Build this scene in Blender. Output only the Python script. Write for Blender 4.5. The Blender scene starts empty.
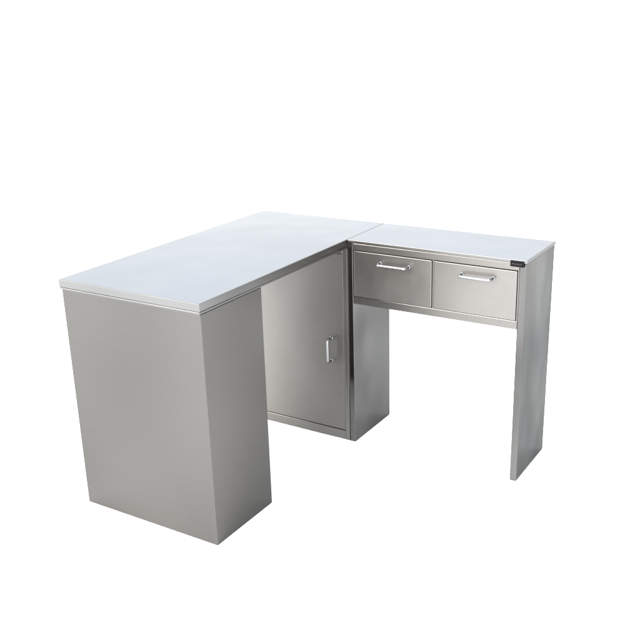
import bpy, bmesh, math
from mathutils import Vector, Matrix
scene=bpy.context.scene
col=scene.collection
scene.view_settings.view_transform='Standard'
try: scene.view_settings.look='None'
except Exception: pass
scene.view_settings.exposure=0

# ---------------------------------------------------------------- dimensions (metres)
W,P,C,L,X,H=0.525,0.2836,0.7843,1.0530,1.1521,0.75
T=0.031          # main tabletop thickness
TW=0.011         # wing tabletop thickness
LEG=0.022        # leg panel thickness
OV=0.005         # tabletop overhang

# ---------------------------------------------------------------- materials
def steel(name,base,rough=0.34,brush=(3,3,220),tint=(1,1,1),var=0.08,metal=1.0,grain=0.05,speck=None,cloud=(2.2,2.2,2.2),bumpd=0.08,wave=0.35,rvar=0.3,wscale=(4,4,4),cdet=3):
    if speck is None: speck=grain
    m=bpy.data.materials.new(name); m.use_nodes=True
    nt=m.node_tree; N=nt.nodes; K=nt.links
    b=N['Principled BSDF']
    tc=N.new('ShaderNodeTexCoord')
    def noise(scale,detail,rg=0.5):
        mp=N.new('ShaderNodeMapping'); mp.inputs['Scale'].default_value=scale
        K.new(tc.outputs['Object'],mp.inputs['Vector'])
        n=N.new('ShaderNodeTexNoise'); n.inputs['Scale'].default_value=1.0; n.inputs['Detail'].default_value=detail; n.inputs['Roughness'].default_value=rg
        K.new(mp.outputs[0],n.inputs['Vector'])
        return n.outputs['Fac']
    n1=noise(brush,6,0.7); n2=noise(cloud,cdet); n3=noise((190,190,190),3,0.6); n4=noise(wscale,1.0)
    def math_(op,a,bv):
        x=N.new('ShaderNodeMath'); x.operation=op
        for i,v in enumerate((a,bv)):
            if isinstance(v,(int,float)): x.inputs[i].default_value=v
            else: K.new(v,x.inputs[i])
        return x.outputs[0]
    f1=math_('MULTIPLY',math_('SUBTRACT',n1,0.5),grain*2)
    f2=math_('MULTIPLY',math_('SUBTRACT',n2,0.5),var*4)
    f3=math_('MULTIPLY',math_('SUBTRACT',n3,0.5),speck*3)
    s=math_('ADD',math_('ADD',math_('ADD',f1,f2),f3),1.0)
    s=math_('MULTIPLY',s,base)
    vm=N.new('ShaderNodeVectorMath'); vm.operation='SCALE'; vm.inputs[0].default_value=tint
    K.new(s,vm.inputs['Scale'])
    K.new(vm.outputs[0],b.inputs['Base Color'])
    b.inputs['Metallic'].default_value=metal
    try: b.inputs['Specular Tint'].default_value=(0.5,0.5,0.5,1)
    except Exception: pass
    r=math_('ADD',math_('MULTIPLY',math_('SUBTRACT',n2,0.5),rvar),rough)
    K.new(r,b.inputs['Roughness'])
    bp=N.new('ShaderNodeBump'); bp.inputs['Strength'].default_value=bumpd; bp.inputs['Distance'].default_value=0.0006
    K.new(n1,bp.inputs['Height'])
    bp2=N.new('ShaderNodeBump'); bp2.inputs['Strength'].default_value=wave; bp2.inputs['Distance'].default_value=0.012
    K.new(n4,bp2.inputs['Height']); K.new(bp.outputs[0],bp2.inputs['Normal'])
    K.new(bp2.outputs[0],b.inputs['Normal'])
    return m
WARM=(1.0,0.945,0.885)
M_body=steel('brushed_steel_body',0.116,tint=WARM,rough=.38,wave=1.0,var=.22,grain=.035,speck=.075,bumpd=.04,cloud=(1.5,1.5,1.3),wscale=(2,2,2),cdet=1)
M_leg=steel('glossy_steel_leg',0.118,tint=(1,.955,.905),rough=.13,wave=1.0,var=.26,grain=.02,speck=.05,bumpd=.03,cloud=(4,4,3.2),wscale=(5,5,3.5),rvar=.15,cdet=1.5)  # colour clouds imitate bright reflection patches on the steel
M_door=steel('brushed_steel_door',0.18,brush=(220,3,3),tint=WARM,var=.10,wave=.4,rough=.46,grain=.05,cloud=(2.5,2.5,2),cdet=1)
M_drawer=steel('brushed_steel_drawer',0.205,brush=(3,3,220),tint=WARM,var=.11,grain=.045,wave=.3,rough=.36,cloud=(5,5,3))
M_frame=steel('steel_frame',0.185,tint=WARM,rough=.36)
M_top=steel('steel_tabletop_sky_tint',0.218,rough=0.17,brush=(3,200,3),tint=(0.92,0.985,1.08),var=0.05,grain=0.015,wave=.2,rvar=.15,cloud=(2,2,2))  # bluish sky reflection is put into the base colour
M_edge=steel('steel_tabletop_edge',0.18,rough=0.30,tint=(1,.975,.945),var=0.06,grain=0.03)
M_chrome=steel('polished_steel_handle',0.33,rough=0.24,var=0.02,grain=0.02,wave=0,rvar=0)
def plain(name,c,r=0.5,metal=0):
    m=bpy.data.materials.new(name); m.use_nodes=True
    nt=m.node_tree; b=nt.nodes['Principled BSDF']
    n=nt.nodes.new('ShaderNodeTexNoise'); n.inputs['Scale'].default_value=60
    cr=nt.nodes.new('ShaderNodeValToRGB')
    cr.color_ramp.elements[0].color=(c[0]*.95,c[1]*.95,c[2]*.95,1); cr.color_ramp.elements[1].color=(*c,1)
    nt.links.new(n.outputs['Fac'],cr.inputs[0]); nt.links.new(cr.outputs[0],b.inputs['Base Color'])
    b.inputs['Roughness'].default_value=r; b.inputs['Metallic'].default_value=metal
    return m
M_gap_shade=plain('painted_gap_shade',(0.04,0.04,0.04),0.7)  # near-black paint standing for shade in the gaps
M_badge=plain('black_badge',(0.004,0.004,0.005),0.5)
M_badge.node_tree.nodes['Principled BSDF'].inputs['Specular IOR Level'].default_value=0.1
M_mark=plain('badge_lettering',(0.035,0.035,0.033),0.5)
M_floor=plain('white_floor',(0.98,0.975,0.965),0.9)
M_floor.node_tree.nodes['Principled BSDF'].inputs['Specular IOR Level'].default_value=0.1

# ---------------------------------------------------------------- mesh helpers
def add_box(bm,x0,x1,y0,y1,z0,z1,mat=0,bevel=0.0,seg=2,topmat=None):
    r=bmesh.ops.create_cube(bm,size=1)
    vs=r['verts']
    for v in vs:
        v.co=Vector(((x0+x1)/2+v.co.x*(x1-x0),(y0+y1)/2+v.co.y*(y1-y0),(z0+z1)/2+v.co.z*(z1-z0)))
    fs=set(f for v in vs for f in v.link_faces)
    for f in fs:
        f.normal_update()
        f.material_index=mat
        if topmat is not None and f.normal.z>0.9: f.material_index=topmat
    if bevel>0:
        es=list(set(e for v in vs for e in v.link_edges))
        r=bmesh.ops.bevel(bm,geom=es,offset=bevel,segments=seg,profile=0.5,affect='EDGES')
        for f in r['faces']: f.material_index=mat
def parent_world(p):
    v=Vector((0,0,0))
    while p is not None:
        v+=p.location; p=p.parent
    return v
def obj_from(bm,name,mats,parent=None,origin=(0,0,0),smooth=False):
    bm.normal_update()
    o=Vector(origin)
    bmesh.ops.translate(bm,verts=bm.verts,vec=-o)
    me=bpy.data.meshes.new(name); bm.to_mesh(me); bm.free()
    for m in mats: me.materials.append(m)
    for p in me.polygons: p.use_smooth=smooth
    ob=bpy.data.objects.new(name,me); col.objects.link(ob)
    if parent is not None:
        ob.parent=parent
        ob.location=o-parent_world(parent)
    else: ob.location=o
    return ob
TUBE_REF=Vector((0,0,1))
def tube(bm,pts,rad,seg=14):
    pts=[Vector(p) for p in pts]; rings=[]
    n=len(pts)
    for i,p in enumerate(pts):
        t=(pts[min(i+1,n-1)]-pts[max(i-1,0)]).normalized()
        a=t.cross(TUBE_REF).normalized(); b=t.cross(a).normalized()
        rings.append([bm.verts.new(p+a*math.cos(2*math.pi*k/seg)*rad+b*math.sin(2*math.pi*k/seg)*rad) for k in range(seg)])
    for i in range(n-1):
        for k in range(seg):
            bm.faces.new((rings[i][k],rings[i][(k+1)%seg],rings[i+1][(k+1)%seg],rings[i+1][k]))
    bm.faces.new(rings[0]); bm.faces.new(rings[-1][::-1])
    bmesh.ops.recalc_face_normals(bm,faces=bm.faces)
def bow(c,half,out,axis,r=0.0043,cr=0.010):
    """bow handle: axis 'x' or 'z', standing out toward -Y"""
    global TUBE_REF
    TUBE_REF=Vector((0,0,1)) if axis=='x' else Vector((1,0,0))
    P_=[(-half,0),(-half,-(out-cr))]
    for k in range(1,7):
        a=math.pi/2*k/6
        P_.append((-half+cr-cr*math.cos(a),-(out-cr)-cr*math.sin(a)))
    for k in range(0,7):
        a=math.pi/2*k/6
        P_.append((half-cr+cr*math.sin(a),-(out-cr)-cr*math.cos(a)))
    P_.append((half,0))
    pts=[(c[0]+s,c[1]+y,c[2]) if axis=='x' else (c[0],c[1]+y,c[2]+s) for s,y in P_]
    bm=bmesh.new(); tube(bm,pts,r)
    for s in (-half,half):
        ctr=Vector((c[0]+s,c[1]-0.001,c[2])) if axis=='x' else Vector((c[0],c[1]-0.001,c[2]+s))
        bmesh.ops.create_cone(bm,cap_ends=True,segments=18,radius1=0.0062,radius2=0.0058,depth=0.002,
            matrix=Matrix.Translation(ctr)@Matrix.Rotation(math.pi/2,4,'X'))
    return bm

# ---------------------------------------------------------------- desk (one thing)
desk=bpy.data.objects.new('corner_desk',None); col.objects.link(desk)
desk.location=(W,C,0)
desk['label']='L-shaped brushed stainless steel desk with two drawers and a cupboard'
desk['category']='desk'

# tabletops
bm=bmesh.new()
add_box(bm,-OV,W+OV*0.4,-OV,L,H-T+0.0068,H,0,0.0022,3,topmat=1)
add_box(bm,-OV+0.0006,W+OV*0.4-0.0006,-OV+0.0006,L-0.001,H-T,H-T+0.0062,0,0.001,2)
add_box(bm,0.001,W-0.002,0.001,L-0.004,H-T-0.0014,H-T+0.009,2)  # dark strip painting the shadow line under the slab
o=obj_from(bm,'tabletop',[M_edge,M_top,M_gap_shade],desk,(W/2,L/2,H)); o['label']='long steel tabletop tinted with sky reflection over pedestal and cupboard'
bm=bmesh.new()
add_box(bm,W+OV*0.4+0.0012,X+0.0025,C-0.003,L,H-TW,H,0,0.0018,3,topmat=1)
o=obj_from(bm,'tabletop',[M_edge,M_top],desk,((W+X)/2,(C+L)/2,H)); o['label']='shorter steel tabletop tinted with sky reflection over the two drawers'
# pedestal
bm=bmesh.new()
zt=H-T-0.0015
add_box(bm,0,W,0,P,0,zt,0,0.0022,3)
obj_from(bm,'pedestal',[M_body],desk,(W/2,P/2,0))
# cupboard with recessed body and face frame
bm=bmesh.new()
fr=0.018; fb=0.034; ft=0.020
xw=W-0.001
add_box(bm,0,xw,C+0.0205,L-0.001,0,zt,0,0.001,1)
add_box(bm,fr,xw-fr,C+0.016,C+0.0203,fb,zt-ft,1)  # dark sheet, paints the shade seen through the door gap
add_box(bm,0,fr,C,C+0.020,0,zt,0,0.0012,2)
add_box(bm,xw-fr,xw,C,C+0.020,0,zt,0,0.0012,2)
add_box(bm,fr+0.0002,xw-fr-0.0002,C+0.0005,C+0.020,0.0005,fb,0,0.0012,2)
add_box(bm,fr+0.0002,xw-fr-0.0002,C+0.0005,C+0.020,zt-ft,zt-0.0005,0,0.0012,2)
cup=obj_from(bm,'cupboard',[M_frame,M_gap_shade],desk,(W/2,(C+L)/2,0))
bm=bmesh.new()
add_box(bm,fr+0.0016,xw-fr-0.0016,C+0.002,C+0.0155,fb+0.0016,zt-ft-0.0016,0,0.0018,3)
door=obj_from(bm,'door',[M_door],cup,(W/2,C+0.01,H/2))
obj_from(bow((W-0.071,C+0.002,0.342),0.042,0.028,'z'),'handle',[M_chrome],door,(W-0.071,C,0.342),True)
# drawer housing
hb=0.525; hz=H-TW-0.0012
x0=W+0.0; x1=X
xa=x0+LEG; xb=x1-LEG
xm=(xa+xb)/2+0.005
rl=0.028; dt=0.715; rt=hz-dt; sd=0.004
bm=bmesh.new()
add_box(bm,xa+0.0005,xb-0.0005,C+0.0205,L-0.002,hb,hz,0,0.001,1)
add_box(bm,xa+0.004,xb-0.004,C+0.0165,C+0.0203,hb+0.01,hz-0.008,1)  # dark sheet, paints the shade around the drawer fronts
add_box(bm,xa+0.0005,xb-0.0005,C+0.0015,C+0.020,hb,hb+rl-0.001,0,0.0012,2)
add_box(bm,xa+0.0005,xb-0.0005,C+0.0015,C+0.020,hz-rt,hz,0,0.0012,2)
for a,b in ((xa+0.0005,xa+sd),(xm-0.003,xm+0.003),(xb-sd,xb-0.0005)):
    add_box(bm,a,b,C+0.003,C+0.020,hb+rl-0.0008,hz-rt-0.0002,0)
obj_from(bm,'drawer_housing',[M_frame,M_gap_shade],desk,(xm,(C+L)/2,hb))
for a,b in ((xa+sd+0.0015,xm-0.0042),(xm+0.0042,xb-sd-0.0015)):
    bm=bmesh.new()
    add_box(bm,a,b,C-0.002,C+0.016,hb+rl+0.001,hz-rt-0.0016,0,0.002,3)
    cx=(a+b)/2
    d=obj_from(bm,'drawer',[M_drawer],desk,(cx,C,(hb+hz)/2))
    obj_from(bow((cx+0.010,C-0.002,0.682),0.052,0.030,'x'),'handle',[M_chrome],d,(cx,C,0.682),True)
# leg panels
for a,b in ((x0+0.0008,xa),(xb,x1)):
    bm=bmesh.new()
    add_box(bm,a,b,C,L-0.001,0,hz,0,0.002,3)
    obj_from(bm,'leg',[M_leg],desk,((a+b)/2,(C+L)/2,0))
# badge
bm=bmesh.new()
yb=C-0.003
bx0,bx1=X-0.050,X-0.006
bz0,bz1=H-0.022,H-0.003
add_box(bm,bx0,bx1,yb-0.002,yb-0.0002,bz0,bz1,0,0.0006,2)
zc=(bz0+bz1)/2
xx=bx0+0.006
for wd,hh in ((.004,.0026),(.0028,.0018),(.0032,.0018),(.002,.0026),(.0034,.0018),(.003,.0018),(.0024,.0026)):
    add_box(bm,xx,xx+wd,yb-0.0024,yb-0.0019,zc-0.0018,zc-0.0018+hh,1)
    xx+=wd+0.0014
o=obj_from(bm,'badge',[M_badge,M_mark],desk,((bx0+bx1)/2,yb,zc)); o['label']='small black nameplate with faint pale lettering'

# ---------------------------------------------------------------- ground
bm=bmesh.new()
bmesh.ops.create_circle(bm,cap_ends=True,segments=96,radius=400)
g=obj_from(bm,'ground',[M_floor]); g.location=(0,0,-0.001); g['kind']='structure'

# ---------------------------------------------------------------- light
w=bpy.data.worlds.new('World'); scene.world=w; w.use_nodes=True
nt=w.node_tree; N=nt.nodes; K=nt.links
bg=N['Background']
tc=N.new('ShaderNodeTexCoord'); sx=N.new('ShaderNodeSeparateXYZ'); K.new(tc.outputs['Generated'],sx.inputs[0])
cr=N.new('ShaderNodeValToRGB'); K.new(sx.outputs['Z'],cr.inputs[0])
e=cr.color_ramp.elements
e[0].position=0.14; e[0].color=(1,0.99,0.975,1)
e[1].position=0.62; e[1].color=(0.70,0.76,0.82,1)
dt_=N.new('ShaderNodeVectorMath'); dt_.operation='DOT_PRODUCT'; dt_.inputs[1].default_value=Vector((0.9,0.30,0.1)).normalized()
K.new(tc.outputs['Generated'],dt_.inputs[0])
mr=N.new('ShaderNodeMapRange'); mr.interpolation_type='SMOOTHSTEP'
mr.inputs['From Min'].default_value=0.4; mr.inputs['From Max'].default_value=0.95
mr.inputs['To Min'].default_value=1.0; mr.inputs['To Max'].default_value=0.15
K.new(dt_.outputs['Value'],mr.inputs['Value'])
mx=N.new('ShaderNodeVectorMath'); mx.operation='SCALE'
K.new(cr.outputs[0],mx.inputs[0]); K.new(mr.outputs[0],mx.inputs['Scale'])
K.new(mx.outputs[0],bg.inputs['Color'])
bg.inputs['Strength'].default_value=4.8
def sun(st,az,el,ang):
    l=bpy.data.lights.new('sun','SUN'); l.energy=st; l.angle=math.radians(ang); l.color=(1,.95,.90)
    o=bpy.data.objects.new('sun',l); col.objects.link(o)
    d=Vector((math.cos(math.radians(az))*math.cos(math.radians(el)),math.sin(math.radians(az))*math.cos(math.radians(el)),math.sin(math.radians(el))))
    o.rotation_euler=d.to_track_quat('Z','Y').to_euler(); o.location=d*6
sun(4.5,-118,26,20)

# ---------------------------------------------------------------- camera
a,el,r=0.563,0.3415,-0.0295
f=Vector((-math.sin(a)*math.cos(el),math.cos(a)*math.cos(el),-math.sin(el)))
rt_=f.cross(Vector((0,0,1))).normalized(); u=rt_.cross(f)
r2=math.cos(r)*rt_+math.sin(r)*u; u2=-math.sin(r)*rt_+math.cos(r)*u
cd=bpy.data.cameras.new('camera'); cam=bpy.data.objects.new('camera',cd); col.objects.link(cam)
mat=Matrix((r2,u2,-f)).transposed().to_4x4(); mat.translation=Vector((2.0228,-1.7737,1.4822))
cam.matrix_world=mat
cd.sensor_width=36; cd.lens=36*903.69/640; cd.shift_y=10/640; cd.clip_end=1500; cd.clip_start=0.05
scene.camera=cam
